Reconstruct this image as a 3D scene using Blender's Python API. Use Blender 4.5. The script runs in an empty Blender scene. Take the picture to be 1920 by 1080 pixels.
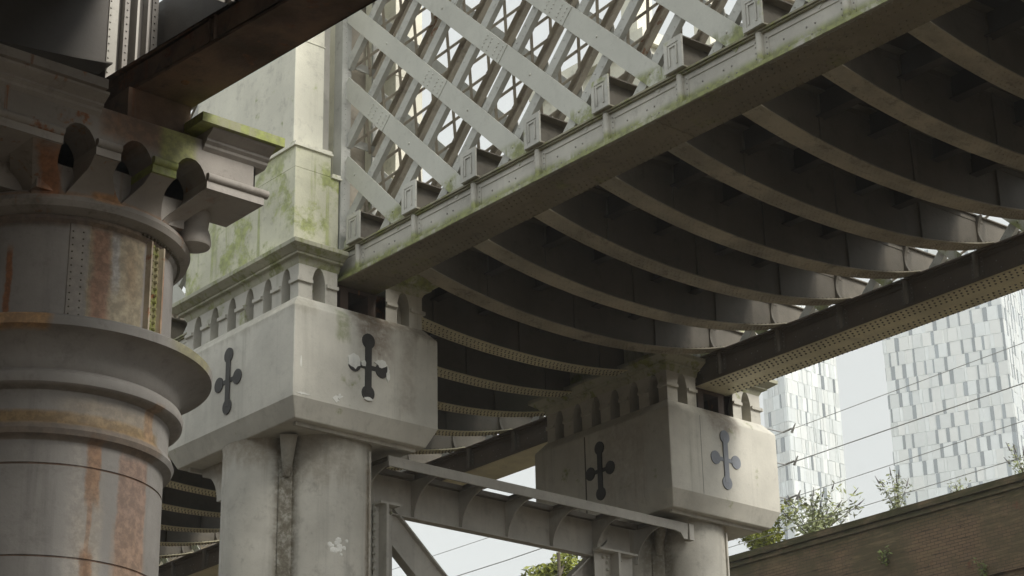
import bpy, math, random
from mathutils import Vector, Matrix
random.seed(11)
C = bpy.context.scene.collection
R = math.radians
GZ = -1.7

# ------------------------------------------------------------------ materials
def mk(name, base, var=.12, streak=.25, dark=None, moss=0., mossz=None, rust=0., rustc=(.19,.075,.03), rough=.62,
       mosscol=(.15,.17,.035), scale=1., bump=.15, metal=0., rustscale=1.3, grime=None, spots=(), stains=()):
    m = bpy.data.materials.new(name); m.use_nodes = True
    nt = m.node_tree; N = nt.nodes; L = nt.links
    b = N['Principled BSDF']; b.inputs['Roughness'].default_value = rough; b.inputs['Metallic'].default_value = metal
    geo = N.new('ShaderNodeNewGeometry'); pos = geo.outputs['Position']
    def noise(sc, det=5, vec=None, rgh=.6):
        n = N.new('ShaderNodeTexNoise'); n.inputs['Scale'].default_value = sc; n.inputs['Detail'].default_value = det
        n.inputs['Roughness'].default_value = rgh; L.new(vec or pos, n.inputs['Vector']); return n.outputs['Fac']
    def ramp(v, a, c):
        r = N.new('ShaderNodeMapRange'); r.interpolation_type = 'SMOOTHSTEP'
        r.inputs['From Min'].default_value = a; r.inputs['From Max'].default_value = c; L.new(v, r.inputs['Value']); return r.outputs['Result']
    def math_(op, a, c):
        n = N.new('ShaderNodeMath'); n.operation = op
        for i, q in enumerate((a, c)):
            if isinstance(q, (int, float)): n.inputs[i].default_value = q
            else: L.new(q, n.inputs[i])
        return n.outputs[0]
    def mix(f, a, c):
        n = N.new('ShaderNodeMix'); n.data_type = 'RGBA'
        if isinstance(f, (int, float)): n.inputs[0].default_value = f
        else: L.new(f, n.inputs[0])
        for i, q in ((6, a), (7, c)):
            if isinstance(q, tuple): n.inputs[i].default_value = (*q, 1)
            else: L.new(q, n.inputs[i])
        return n.outputs[2]
    mp = N.new('ShaderNodeMapping'); mp.inputs['Scale'].default_value = (4.5, 4.5, .22); L.new(pos, mp.inputs['Vector'])
    st = noise(1.0, 6, mp.outputs['Vector'], .65)
    dk = dark or tuple(c*.55 for c in base)
    lt = tuple(min(1, c*(1+var)) for c in base); dd = tuple(c*(1-var*1.6) for c in base)
    col = mix(ramp(noise(.9*scale, 6), .3, .7), dd, lt)
    col = mix(math_('MULTIPLY', ramp(st, .5, .78), streak), col, dk)
    col = mix(math_('MULTIPLY', ramp(noise(14*scale, 4), .55, .8), .3), col, dk)
    if grime: col = mix(math_('MULTIPLY', ramp(noise(3.1, 7, None, .75), .52, .7), grime), col, (.07,.06,.045))
    if moss > 0:
        f = ramp(noise(1.7, 7, None, .7), .62-moss*.3, .74-moss*.24)
        f = math_('MAXIMUM', f, math_('MULTIPLY', ramp(st, .62-moss*.2, .74-moss*.2), .8 if moss>.4 else .2))
        if mossz:
            sp = N.new('ShaderNodeSeparateXYZ'); L.new(pos, sp.inputs[0])
            up = ramp(sp.outputs['Z'], mossz[1]+mossz[2], mossz[1]); lo = ramp(sp.outputs['Z'], mossz[0]-mossz[2], mossz[0])
            f = math_('MULTIPLY', f, math_('MULTIPLY', up, lo))
        mc = mix(ramp(noise(9, 3), .35, .65), mosscol, tuple(c*1.7 for c in mosscol))
        col = mix(math_('MULTIPLY', f, .85), col, mc)
    if rust > 0:
        f = ramp(noise(rustscale, 8, None, .72), .68-rust*.35, .74-rust*.33)
        f2 = math_('MULTIPLY', ramp(st, .6, .66), ramp(noise(.5, 3), .5-rust*.2, .6))
        f = math_('MAXIMUM', f, math_('MULTIPLY', f2, .8))
        rc = mix(ramp(noise(7, 5), .35, .7), rustc, (rustc[0]*1.9, rustc[1]*2.1, rustc[2]*2.2))
        col = mix(f, col, rc)
    if spots:      # rust and dirt patches round the foreground column: (deg0,deg1,z0,z1,soft deg,soft z,colour,strength)
        ax = N.new('ShaderNodeSeparateXYZ'); L.new(pos, ax.inputs[0])
        ang = math_('MULTIPLY', math_('ARCTAN2', math_('SUBTRACT', ax.outputs['Y'], 20.72), math_('SUBTRACT', ax.outputs['X'], 10.63)), 57.29578)
        wob = math_('SUBTRACT', noise(2.6, 8, None, .75), .5); wob2 = math_('SUBTRACT', noise(5.5, 8, None, .75), .5); mott = noise(9, 6, None, .7)
        for d0, d1, z0, z1, sd_, sz_, rc, stg in spots:
            a_ = math_('ADD', ang, math_('MULTIPLY', wob, min(14, 2.5*sd_+3))); z_ = math_('ADD', ax.outputs['Z'], math_('MULTIPLY', wob2, sz_*2.2))
            f = math_('MULTIPLY', ramp(a_, d0-sd_, d0+sd_), ramp(a_, d1+sd_, d1-sd_))
            f = math_('MULTIPLY', f, math_('MULTIPLY', ramp(z_, z0-sz_, z0+sz_), ramp(z_, z1+sz_, z1-sz_)))
            f = math_('MULTIPLY', f, stg)
            col = mix(f, col, mix(ramp(mott, .38, .66), rc, tuple(min(1, c*1.8) for c in rc)))
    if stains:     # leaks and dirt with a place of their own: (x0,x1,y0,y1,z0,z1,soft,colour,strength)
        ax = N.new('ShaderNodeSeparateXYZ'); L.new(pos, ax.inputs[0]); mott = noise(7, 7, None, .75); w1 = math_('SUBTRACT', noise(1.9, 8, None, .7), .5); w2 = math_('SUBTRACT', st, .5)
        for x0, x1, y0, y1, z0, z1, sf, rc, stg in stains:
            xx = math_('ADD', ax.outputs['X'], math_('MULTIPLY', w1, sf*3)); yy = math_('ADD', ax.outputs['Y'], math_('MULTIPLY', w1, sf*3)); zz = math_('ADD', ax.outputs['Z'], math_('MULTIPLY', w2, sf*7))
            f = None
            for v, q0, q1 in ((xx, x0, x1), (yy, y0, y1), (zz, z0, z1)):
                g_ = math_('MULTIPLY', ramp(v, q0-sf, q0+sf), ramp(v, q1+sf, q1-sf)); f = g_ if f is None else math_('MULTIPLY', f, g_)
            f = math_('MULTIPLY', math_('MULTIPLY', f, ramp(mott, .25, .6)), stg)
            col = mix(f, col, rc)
    L.new(col, b.inputs['Base Color'])
    bp = N.new('ShaderNodeBump'); bp.inputs['Strength'].default_value = bump; bp.inputs['Distance'].default_value = .02
    L.new(noise(22, 5), bp.inputs['Height']); L.new(bp.outputs[0], b.inputs['Normal'])
    return m

CR = (.56,.54,.49)
M = dict(
 paint = mk('pale grey bridge paint', CR, streak=.35, grime=.25),
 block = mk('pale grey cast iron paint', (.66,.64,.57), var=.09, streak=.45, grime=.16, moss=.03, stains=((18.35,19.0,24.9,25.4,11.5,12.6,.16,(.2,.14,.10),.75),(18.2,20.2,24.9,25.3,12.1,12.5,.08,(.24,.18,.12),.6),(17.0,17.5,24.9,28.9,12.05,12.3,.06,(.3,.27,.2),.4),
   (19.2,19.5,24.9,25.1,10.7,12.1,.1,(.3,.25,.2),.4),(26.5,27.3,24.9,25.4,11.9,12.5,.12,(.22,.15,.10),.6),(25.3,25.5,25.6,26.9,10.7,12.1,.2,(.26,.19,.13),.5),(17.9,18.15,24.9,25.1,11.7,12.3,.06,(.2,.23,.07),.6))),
 arcade = mk('arcade paint', (.56,.54,.48), var=.08, streak=.3, moss=.14, grime=.2),
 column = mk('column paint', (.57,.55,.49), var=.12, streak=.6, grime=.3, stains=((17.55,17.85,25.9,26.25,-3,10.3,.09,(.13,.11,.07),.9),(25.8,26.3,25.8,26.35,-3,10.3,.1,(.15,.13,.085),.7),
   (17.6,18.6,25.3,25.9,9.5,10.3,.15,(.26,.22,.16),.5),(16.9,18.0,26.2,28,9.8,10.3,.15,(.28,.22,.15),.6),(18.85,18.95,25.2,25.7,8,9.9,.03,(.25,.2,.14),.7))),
 cornice = mk('mossy cornice paint', (.46,.45,.34), moss=.42, streak=.5, grime=.4),
 tower = mk('algae stained tower paint', (.66,.65,.5), moss=.5, streak=.35, mosscol=(.24,.27,.08), mossz=(12.5,14.6,.9), grime=.25),
 tower_hi = mk('cream tower paint', (.8,.78,.66), var=.07, moss=.08, streak=.25, grime=.25, mossz=(14,16.5,.5), mosscol=(.24,.27,.08)),
 chord = mk('chord paint', (.58,.56,.5), streak=.3, moss=.95, mossz=(12.6,12.95,.14), grime=.25, mosscol=(.17,.19,.045)),
 chordtop = mk('mossy dark chord flange', (.3,.28,.2), streak=.3, moss=.5, grime=.4, mosscol=(.14,.15,.04)),
 chordin = mk('dark brown chord web', (.155,.125,.095), streak=.3, grime=.3),  # far girder chords only, darker and browner than the near chord paint
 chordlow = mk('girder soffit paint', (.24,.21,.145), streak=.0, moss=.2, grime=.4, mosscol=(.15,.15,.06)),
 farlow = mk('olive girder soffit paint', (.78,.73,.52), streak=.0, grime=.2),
 flat = mk('tie bar paint', (.58,.58,.52), var=.05, streak=.12, moss=.6, mossz=(13.2,13.6,.15), grime=.12, mosscol=(.17,.19,.045)),
 strut = mk('strut paint', (.52,.52,.48), var=.08, streak=.15, grime=.3),
 inner = mk('inner lattice paint', (.5,.45,.37), streak=.25, grime=.45, rust=.05),
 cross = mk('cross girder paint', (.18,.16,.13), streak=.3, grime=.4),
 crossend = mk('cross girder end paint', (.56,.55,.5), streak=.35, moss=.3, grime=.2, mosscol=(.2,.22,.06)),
 flange = mk('cross girder flange paint', (.44,.40,.31), var=.2, streak=0, grime=.6),
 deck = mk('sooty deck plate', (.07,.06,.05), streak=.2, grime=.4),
 rivet = mk('dirty rivets', (.1,.085,.06), grime=.3),
 rivetfl = mk('flange rivets', (.22,.19,.12), grime=.3),
 rivetlt = mk('painted rivets', (.3,.29,.26)),
 emblem = mk('charcoal emblem paint', (.05,.048,.045), var=.15, streak=.1),
 emblemb = mk('faded blue emblem paint', (.27,.29,.33), var=.12, streak=.1),
 flake = mk('flaked white paint', (.88,.88,.83), grime=.2),
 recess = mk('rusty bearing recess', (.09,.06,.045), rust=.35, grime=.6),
 fgiron = mk('weathered grey iron', (.36,.335,.31), streak=.4, rust=.08, grime=.3, rustscale=.8),
 fgdrum = mk('weathered drum iron', (.29,.275,.265), streak=.55, rust=.04, grime=.35, spots=(
   (-103,-72,8.2,9.75,1.2,.05,(.26,.22,.15),.85),(-101,-92,8.3,9.62,2.2,.06,(.21,.11,.07),.85),(-91,-87,8.9,9.62,1.2,.2,(.30,.29,.29),.8),(-84,-76,8.9,9.5,3,.3,(.22,.15,.09),.6),
   (-140.3,-137.2,8.2,9.3,.6,.1,(.20,.08,.03),.9),(-180,-50,9.58,9.8,1,.04,(.10,.07,.05),.8),(-112,-103,8.2,9.6,1,.1,(.25,.225,.19),.4),(-160,-105,8.3,8.42,3,.05,(.2,.13,.08),.5))),
 fgshaft = mk('grey iron shaft paint', (.325,.31,.295), streak=.6, rust=.0, grime=.25, spots=(
   (-80,-60.5,-3,7.0,1.0,.1,(.2,.135,.105),.85),(-82,-59,5.2,6.0,1.5,.5,(.3,.2,.13),.4),(-97,-90,6.3,7.05,.8,.12,(.22,.125,.07),.9),(-95.6,-93.4,-3,6.4,.35,.1,(.2,.11,.07),.9),
   (-101,-88,4.8,6.3,2.5,.5,(.34,.29,.23),.45),(-97.5,-91.5,5.4,5.8,.9,.1,(.22,.125,.07),.85),(-150,-57,7.17,7.33,3,.03,(.2,.135,.065),.9),(-150,-57,7.0,7.17,3,.02,(.13,.09,.06),.6),(-110,-60,7.3,7.5,8,.08,(.25,.2,.14),.5),
   (-67,-60.5,7.2,7.62,.8,.05,(.24,.16,.10),.85),(-142,-118,8.15,8.34,2,.02,(.33,.19,.08),.8),(-72,-45,8.17,8.34,5,.015,(.20,.19,.08),.6),(-180,0,6.722,6.742,1,.003,(.12,.07,.045),.9),
   (-180,0,5.682,5.70,1,.003,(.12,.07,.045),.9),(-180,0,7.57,7.6,1,.02,(.12,.10,.08),.6),(-105,-98,-3,7.0,3,.1,(.33,.30,.27),.35))),
 fgcap = mk('dark capital paint', (.30,.275,.25), streak=.35, rust=.2, grime=.5, rustscale=1.6, spots=((-103,-90,9.88,10.02,1.5,.03,(.33,.17,.07),.9),(-180,-60,9.9,9.98,3,.02,(.24,.14,.08),.55),(-126,-118,9.9,10.3,1.2,.08,(.22,.09,.035),.85),(-93.6,-92.6,9.95,10.5,.25,.1,(.26,.14,.07),.8),(-104,-78,10.6,10.98,3,.08,(.14,.075,.04),.75),(-80,-66,10.45,10.98,2,.06,(.2,.21,.06),.8))),
 fgmoss = mk('mossy capital slab', (.32,.32,.2), moss=.8, streak=.4, mosscol=(.2,.23,.05)),
 bare = mk('bare rusted plate', (.5,.43,.33), var=.35, streak=.75, rust=.36, rustc=(.3,.14,.08), grime=.5, rustscale=2.2),
 seam = mk('mossy bolted seam', (.3,.27,.16), var=.3, streak=.4, moss=.5, rust=.2, grime=.4),
 rust = mk('flaking brown rust', (.36,.24,.18), var=.4, streak=.5, rust=.1, grime=.5, scale=3, bump=.6, rough=.9),
 orange = mk('orange rust', (.34,.18,.08), var=.4, rust=.3, rough=.95, scale=3, bump=.6),
 brown = mk('brown rusted girder', (.17,.11,.075), var=.4, streak=.1, rust=.3, rustc=(.14,.06,.03), grime=.8, rustscale=1.0, bump=.5, rough=.85),
 soot = mk('sooty girder paint', (.09,.08,.07), streak=.3, grime=.3),
 stain = mk('dirt stain', (.5,.48,.41), streak=1.0, dark=(.15,.13,.09), grime=1.0, scale=4, moss=.12),
 wire = mk('wire metal', (.42,.42,.42)),
 ground = mk('gravel and asphalt ground', (.10,.08,.055), var=.3, streak=0, scale=.4, rough=.95),
 bark = mk('bark', (.12,.1,.07), rough=.9),
 leaf1 = mk('yellow green leaves', (.3,.33,.05), var=.3, streak=0, rough=.5),
 leaf2 = mk('green leaves', (.13,.17,.04), var=.3, streak=0, rough=.5),
 bud = mk('buddleia leaves', (.36,.4,.2), var=.3, streak=0, rough=.6),
 spike = mk('faded flower spikes', (.16,.14,.15), var=.3, streak=0, rough=.8),
 g0 = mk('pale glass', (.84,.87,.86), var=.02, streak=0, rough=.3, bump=0, metal=.6),
 g1 = mk('white panel', (.82,.84,.82), var=.02, streak=0, rough=.4, bump=0, metal=.3),
 g2 = mk('grey glass', (.27,.3,.32), var=.03, streak=0, rough=.25, bump=0, metal=.6),
 g3 = mk('blue grey glass', (.34,.38,.41), var=.03, streak=0, rough=.25, bump=0, metal=.6),
 g4 = mk('light panel', (.76,.79,.78), var=.02, streak=0, rough=.4, bump=0, metal=.4),
)
def leafy(m):
    b = m.node_tree.nodes['Principled BSDF']; b.inputs['Subsurface Weight'].default_value = 0
for k in ('leaf1','leaf2','bud'): leafy(M[k])

def brickmat():
    m = bpy.data.materials.new('mossy brown brickwork'); m.use_nodes = True
    nt = m.node_tree; N = nt.nodes; L = nt.links; b = N['Principled BSDF']; b.inputs['Roughness'].default_value = .9
    geo = N.new('ShaderNodeNewGeometry'); sp = N.new('ShaderNodeSeparateXYZ'); L.new(geo.outputs['Position'], sp.inputs[0])
    cb = N.new('ShaderNodeCombineXYZ'); L.new(sp.outputs['Y'], cb.inputs[0]); L.new(sp.outputs['Z'], cb.inputs[1])
    t = N.new('ShaderNodeTexBrick'); L.new(cb.outputs[0], t.inputs['Vector']); t.inputs['Scale'].default_value = 1
    t.inputs['Brick Width'].default_value = .24; t.inputs['Row Height'].default_value = .082; t.inputs['Mortar Size'].default_value = .008
    t.inputs['Color1'].default_value = (.2,.13,.08,1); t.inputs['Color2'].default_value = (.25,.165,.095,1); t.inputs['Mortar'].default_value = (.07,.055,.035,1)
    def noise(sc, d=6, v=None):
        n = N.new('ShaderNodeTexNoise'); n.inputs['Scale'].default_value = sc; n.inputs['Detail'].default_value = d; n.inputs['Roughness'].default_value=.7
        L.new(v or geo.outputs['Position'], n.inputs['Vector']); return n.outputs['Fac']
    def rp(v,a,c):
        r = N.new('ShaderNodeMapRange'); r.interpolation_type='SMOOTHSTEP'; r.inputs['From Min'].default_value=a; r.inputs['From Max'].default_value=c; L.new(v,r.inputs['Value']); return r.outputs[0]
    def mix(f,a,c):
        n = N.new('ShaderNodeMix'); n.data_type='RGBA'; L.new(f,n.inputs[0])
        for i,q in ((6,a),(7,c)):
            if isinstance(q,tuple): n.inputs[i].default_value=(*q,1)
            else: L.new(q,n.inputs[i])
        return n.outputs[2]
    col = mix(rp(noise(.5),.4,.62), t.outputs['Color'], (.12,.095,.05))
    mz = N.new('ShaderNodeMath'); mz.operation='MULTIPLY'; L.new(rp(sp.outputs['Z'],13.2,14.0), mz.inputs[0]); L.new(rp(noise(1.2),.3,.55), mz.inputs[1])
    col = mix(mz.outputs[0], col, (.065,.06,.022))
    col = mix(rp(noise(2.2),.6,.72), col, (.17,.075,.04))
    mq=N.new('ShaderNodeMapping'); mq.inputs['Scale'].default_value=(1,.8,9); L.new(geo.outputs['Position'],mq.inputs['Vector'])
    col = mix(rp(noise(1.0,7,mq.outputs[0]),.5,.72), col, (.24,.18,.10))
    col = mix(rp(noise(1.3,7,mq.outputs[0]),.55,.7), col, (.055,.04,.022))
    col = mix(rp(noise(6),.62,.75), col, (.14,.12,.08))
    L.new(col, b.inputs['Base Color'])
    bp = N.new('ShaderNodeBump'); bp.inputs['Strength'].default_value=.6; bp.inputs['Distance'].default_value=.02
    L.new(t.outputs['Fac'], bp.inputs['Height']); bp.invert=True; L.new(bp.outputs[0], b.inputs['Normal'])
    return m
M['brick'] = brickmat()

# ------------------------------------------------------------------ mesh helpers
class MB:
    def __init__(s): s.v=[]; s.f=[]; s.mi=[]; s.cur=0
    def add(s, vs, fs):
        o=len(s.v); s.v += [tuple(p) for p in vs]
        for f in fs: s.f.append(tuple(i+o for i in f)); s.mi.append(s.cur)
    def box(s,x0,x1,y0,y1,z0,z1):
        vs=[(x,y,z) for z in (z0,z1) for y in (y0,y1) for x in (x0,x1)]
        s.add(vs,[(0,2,3,1),(4,5,7,6),(0,1,5,4),(2,6,7,3),(0,4,6,2),(1,3,7,5)]); return s
    def prism(s, poly, d):     # poly: list of 3D points (planar), extruded along d
        n=len(poly); d=Vector(d); p=[Vector(q) for q in poly]
        s.add([*p,*[q+d for q in p]], [tuple(range(n))[::-1], tuple(range(n,2*n))]+[(i,(i+1)%n,(i+1)%n+n,i+n) for i in range(n)]); return s
    def bar(s,a,b,w,t,side=(1,0,0)):   # bar from a to b: t thick along side, w wide across
        a=Vector(a);b=Vector(b);d=(b-a).normalized();sd=Vector(side).normalized();u=d.cross(sd).normalized();sd=u.cross(d).normalized()
        q=[u*(w/2)+sd*(t/2),-u*(w/2)+sd*(t/2),-u*(w/2)-sd*(t/2),u*(w/2)-sd*(t/2)]
        s.add([a+k for k in q]+[b+k for k in q],[(0,1,2,3),(7,6,5,4)]+[(i,i+4,(i+1)%4+4,(i+1)%4) for i in range(4)]); return s
    def tube(s,a,b,r0,r1=None,n=10):
        r1=r0 if r1 is None else r1; a=Vector(a);b=Vector(b);d=(b-a).normalized();u=d.orthogonal().normalized();w=d.cross(u)
        vs=[a+(u*math.cos(2*math.pi*i/n)+w*math.sin(2*math.pi*i/n))*r0 for i in range(n)]+[b+(u*math.cos(2*math.pi*i/n)+w*math.sin(2*math.pi*i/n))*r1 for i in range(n)]
        s.add(vs,[(i,(i+1)%n,(i+1)%n+n,i+n) for i in range(n)]+[tuple(range(n))[::-1],tuple(range(n,2*n))]); return s
    def lathe(s,prof,n=64,c=(0,0)):
        vs=[(c[0]+r*math.cos(2*math.pi*i/n),c[1]+r*math.sin(2*math.pi*i/n),z) for z,r in prof for i in range(n)]
        fs=[(k*n+i,k*n+(i+1)%n,(k+1)*n+(i+1)%n,(k+1)*n+i) for k in range(len(prof)-1) for i in range(n)]
        fs+=[tuple(range(n))[::-1],tuple(range((len(prof)-1)*n,len(prof)*n))]
        s.add(vs,fs); return s
    def rings(s, rs):          # rs: (z,x0,x1,y0,y1) stacked rectangles
        vs=[];fs=[]
        for z,x0,x1,y0,y1 in rs: vs+=[(x0,y0,z),(x1,y0,z),(x1,y1,z),(x0,y1,z)]
        for k in range(len(rs)-1): fs+=[(k*4+i,k*4+(i+1)%4,k*4+4+(i+1)%4,k*4+4+i) for i in range(4)]
        fs+=[(3,2,1,0),tuple(range(len(rs)*4-4,len(rs)*4))]
        s.add(vs,fs); return s
    def riv(s,p,n,r=.016,h=.012):   # rivet head at p, outward n
        p=Vector(p);n=Vector(n).normalized();u=n.orthogonal().normalized();w=n.cross(u)
        a=[p+(u*math.cos(math.pi*i/3)+w*math.sin(math.pi*i/3))*r for i in range(6)]
        b=[p+n*h+(u*math.cos(math.pi*i/3)+w*math.sin(math.pi*i/3))*r*.55 for i in range(6)]
        s.add(a+b,[(i,(i+1)%6,(i+1)%6+6,i+6) for i in range(6)]+[(6,7,8,9,10,11)]); return s
    def build(s,name,mat,parent=None,smooth=False,bevel=0):
        me=bpy.data.meshes.new(name)
        off=Vector((0,0,0))
        q=parent
        while q is not None:
            off+=Vector(q.location); q=q.parent
        me.from_pydata([tuple(Vector(p)-off) for p in s.v],[],s.f); me.update()
        mats=mat if isinstance(mat,(list,tuple)) else [mat]
        for m in mats: me.materials.append(m)
        if len(mats)>1: me.polygons.foreach_set('material_index',s.mi)
        if smooth:
            me.polygons.foreach_set('use_smooth',[True]*len(me.polygons))
            try: me.set_sharp_from_angle(angle=R(35))
            except Exception: pass
        o=bpy.data.objects.new(name,me); C.objects.link(o)
        if 'rivet' in name or name in('bolts','facade_panels','flaked_paint'): o['kind']='stuff'
        if parent is not None: o.parent=parent
        if bevel:
            b=o.modifiers.new('bevel','BEVEL'); b.width=bevel; b.segments=2; b.limit_method='ANGLE'
        return o
def tag(o,label=None,cat=None,group=None,kind=None):
    if label: o['label']=label
    if cat: o['category']=cat
    if group: o['group']=group
    if kind: o['kind']=kind
    return o
def thing(name,loc,label,cat,group=None):
    o=bpy.data.objects.new(name,None); C.objects.link(o); o.location=loc; o.empty_display_size=.3
    return tag(o,label,cat,group)
def copy_tree(o,parent=None):
    c=o.copy(); C.objects.link(c)
    if parent is not None: c.parent=parent
    for ch in list(o.children): copy_tree(ch,c)
    return c

# ------------------------------------------------------------------ ground
g=MB().box(-900,1200,-900,1200,GZ-1,GZ).build('ground',M['ground']); tag(g,kind='structure')

# ------------------------------------------------------------------ arch walls
def arch_wall(mb, O, U, Nn, u0,u1, z0,z1, centers, w, zs, rise, depth):
    """wall front on plane O + u*U + z, outward normal Nn; arched recesses cut 'depth' deep."""
    O=Vector(O);U=Vector(U);Nn=Vector(Nn)
    P=lambda u,z,d=0: O+U*u+Vector((0,0,z))-Nn*d
    def quad(a,b,c,d_): mb.add([a,b,c,d_],[(0,1,2,3)])
    xs=[u0]
    for c in centers: xs+= [c-w/2,c+w/2]
    xs.append(u1)
    for i in range(0,len(xs),2): quad(P(xs[i],z0),P(xs[i+1],z0),P(xs[i+1],z1),P(xs[i],z1))
    K=10
    for c in centers:
        pts=[]
        for k in range(K+1):
            a=math.pi*k/K; uu=c-w/2*math.cos(a); zz=zs+rise*(1-abs(math.cos(a))**2.3)**.75
            pts.append((uu,zz))
        for k in range(K):
            quad(P(*pts[k]),P(*pts[k+1]),P(pts[k+1][0],z1),P(pts[k][0],z1))
            quad(P(*pts[k]),P(*pts[k],depth),P(*pts[k+1],depth),P(*pts[k+1]))
            quad(P(*pts[k],depth),P(pts[k][0],z0,depth),P(pts[k+1][0],z0,depth),P(*pts[k+1],depth))
        quad(P(c-w/2,z0),P(c-w/2,z0,depth),P(c-w/2,zs,depth),P(c-w/2,zs))
        quad(P(c+w/2,z0),P(c+w/2,zs),P(c+w/2,zs,depth),P(c+w/2,z0,depth))

def emblem(mb,O,U,Nn,h=.575,a=.4,bar=.075,rb=.125,t=.022,wob=0):
    O=Vector(O);U=Vector(U);Nn=Vector(Nn);Zz=Vector((0,0,1))
    def disc(u,z,r,k=18,tt=t):
        p=[O+U*(u+r*math.cos(2*math.pi*i/k))+Zz*(z+r*1.05*math.sin(2*math.pi*i/k)) for i in range(k)]
        mb.prism(p,Nn*tt)
    disc(0,h-rb,rb);disc(0,-h+rb,rb);disc(a-rb,0,rb,tt=t-.004);disc(-a+rb,0,rb,tt=t-.004)
    mb.prism([O+U*u+Zz*z for u,z in ((-bar*.8,-h+rb),(bar*.8,-h+rb),(bar*.8,h-rb),(-bar*.8,h-rb))],Nn*(t+.004))
    mb.prism([O+U*u+Zz*z for u,z in ((-a+rb,-bar*.5),(a-rb,-bar*.5),(a-rb,bar*.5),(-a+rb,bar*.5))],Nn*(t-.008))

# ------------------------------------------------------------------ twin piers
HX,HY=1.46,1.885
def pier(cx,cy,label,second=False):
    T=thing('bridge_pier',(cx,cy,GZ),label,'bridge pier','iron piers carrying the grey lattice bridge')
    # quatrefoil column
    n=72; prof=[(GZ,1.12),(GZ+.5,1.1),(GZ+.55,1.03),(6,1.0),(10.0,1.0),(10.2,1.0),(10.255,1.02)]
    r0=.76; offs=((0,-.72),(.62,0),(0,.72),(-.62,0))
    def rad(th):
        best=0
        d=(math.cos(th),math.sin(th))
        for ox,oy in offs:
            bq=ox*d[0]+oy*d[1]; cq=ox*ox+oy*oy-r0*r0; D=bq*bq-cq
            if D>0: best=max(best,bq+math.sqrt(D))
        return best
    m=MB();vs=[];n=160
    for z,k in prof:
        for i in range(n):
            th=2*math.pi*i/n; rr=rad(th)+ (k-1)*.9; vs.append((cx+rr*math.cos(th),cy+rr*math.sin(th),z))
    m.add(vs,[(k*n+i,k*n+(i+1)%n,(k+1)*n+(i+1)%n,(k+1)*n+i) for k in range(len(prof)-1) for i in range(n)])
    col=m.build('column',M['column'],T,smooth=True)
    # casting joints and flange seams
    m=MB()
    m.box(cx+.395,cx+.43,cy-1.415,cy-1.37,GZ,10.1)
    m.box(cx-1.37,cx-1.34,cy+.14,cy+.17,GZ,10.1)
    m.build('seam',M['column'],col)
    m=MB()
    # dirt channel in the groove facing the canal
    a=(cx-.825,cy-.805)
    m.bar((a[0],a[1],GZ),(a[0],a[1],10.0),.22,.03,side=(-.75,-.66,0)); m.build('groove_fillet',M['column'],col)
    m=MB(); m.tube((cx-.82,cy-.82,9.6),(cx-.92,cy-1.0,10.25),.06,.15,n=20)
    m.build('pendentive',M['column'],col)
    # corner brackets
    for ax,sg,off in (('y',1,-.86),('y',1,.86),('x',1,0.),('x',-1,.3),('y',-1,.9)):
        m=MB(); pts=[]
        if (ax,sg) in (('x',-1),('y',-1)): continue
        e0=1.05 if ax=='y' else 1.3
        dpt=.62 if ax=='y' else .3
        for k in range(11):
            a=math.pi/2*k/10; pts.append((e0-.03+(.46 if ax=='y' else .1)*(1-math.cos(a)) , 10.2-dpt+dpt*.86*math.sin(a)))
        pts+=[(e0+.5 if ax=='y' else 1.36,10.255),(e0-.5,10.255),(e0-.5,10.2-dpt)]
        if ax=='y': m.prism([(cx+off-.1,cy+sg*u,z) for u,z in pts],(.2,0,0))
        else: m.prism([(cx+sg*u,cy+off-.12,z) for u,z in pts],(0,.24,0))
        m.build('bracket',M['column'],T)
    # hollow soffit lining + block
    m=MB(); ii=.15
    m.rings([(10.25,cx-HX+ii,cx+HX-ii,cy-HY+ii,cy+HY-ii),(10.56,cx-HX,cx+HX,cy-HY,cy+HY),(12.12,cx-HX,cx+HX,cy-HY,cy+HY),(12.335,cx-HX+.17,cx+HX-.17,cy-HY+.17,cy+HY-.17)])
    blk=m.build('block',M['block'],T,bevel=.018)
    if second:
        m=MB(); m.box(cx-.64,cx-.63,cy-HY-.003,cy-HY+.01,10.57,12.1); m.build('plate_joint',M['rivetlt'],blk)
        m=MB(); m.box(cx-HX-.006,cx-HX+.01,cy+.40,cy+.43,10.57,12.1); m.build('plate_joint',M['rivet'],blk)
    for ya_,yb_ in ((-1.60,-1.53),(1.5,1.58)):
        m=MB(); m.box(cx-1.2,cx+1.2,cy+ya_,cy+yb_,10.19,10.252); m.build('soffit_rib',M['column'],blk)
    # arcade
    i=.19; x0,x1=cx-HX+i,cx+HX-i; y0,y1=cy-HY+i,cy+HY-i; zb,zt=12.33,13.06
    cs=[-1.335+.534*k for k in range(6)]; m=MB()
    arch_wall(m,(x0,cy,0),(0,-1,0),(-1,0,0),-(y1-cy),(cy-y0),zb,zt,cs,.26,12.66,.27,.34)
    ar=m.build('arcade',M['arcade'],T); m=MB()
    arch_wall(m,(x1,cy,0),(0,1,0),(1,0,0),-(cy-y0),(y1-cy),zb,zt,cs,.26,12.66,.27,.34)
    m.build('arcade',M['arcade'],T)
    for s,yy,ny in ((1,y0,-1),(-1,y1,1)):
        m=MB()
        arch_wall(m,(cx,yy,0),(s,0,0),(0,ny,0),x0-cx,-.5,zb,zt,[-.87],.26,12.66,.27,.34)
        m.build('arcade',M['arcade'],T); m=MB()
        arch_wall(m,(cx,yy,0),(s,0,0),(0,ny,0),.5,x1-cx,zb,zt,[.87],.26,12.66,.27,.34)
        m.build('arcade',M['arcade'],T)
    m=MB()
    edges=[-(cy-y0)-.0]+sum([[c-.14,c+.14] for c in cs],[])+[(y1-cy)]
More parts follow.
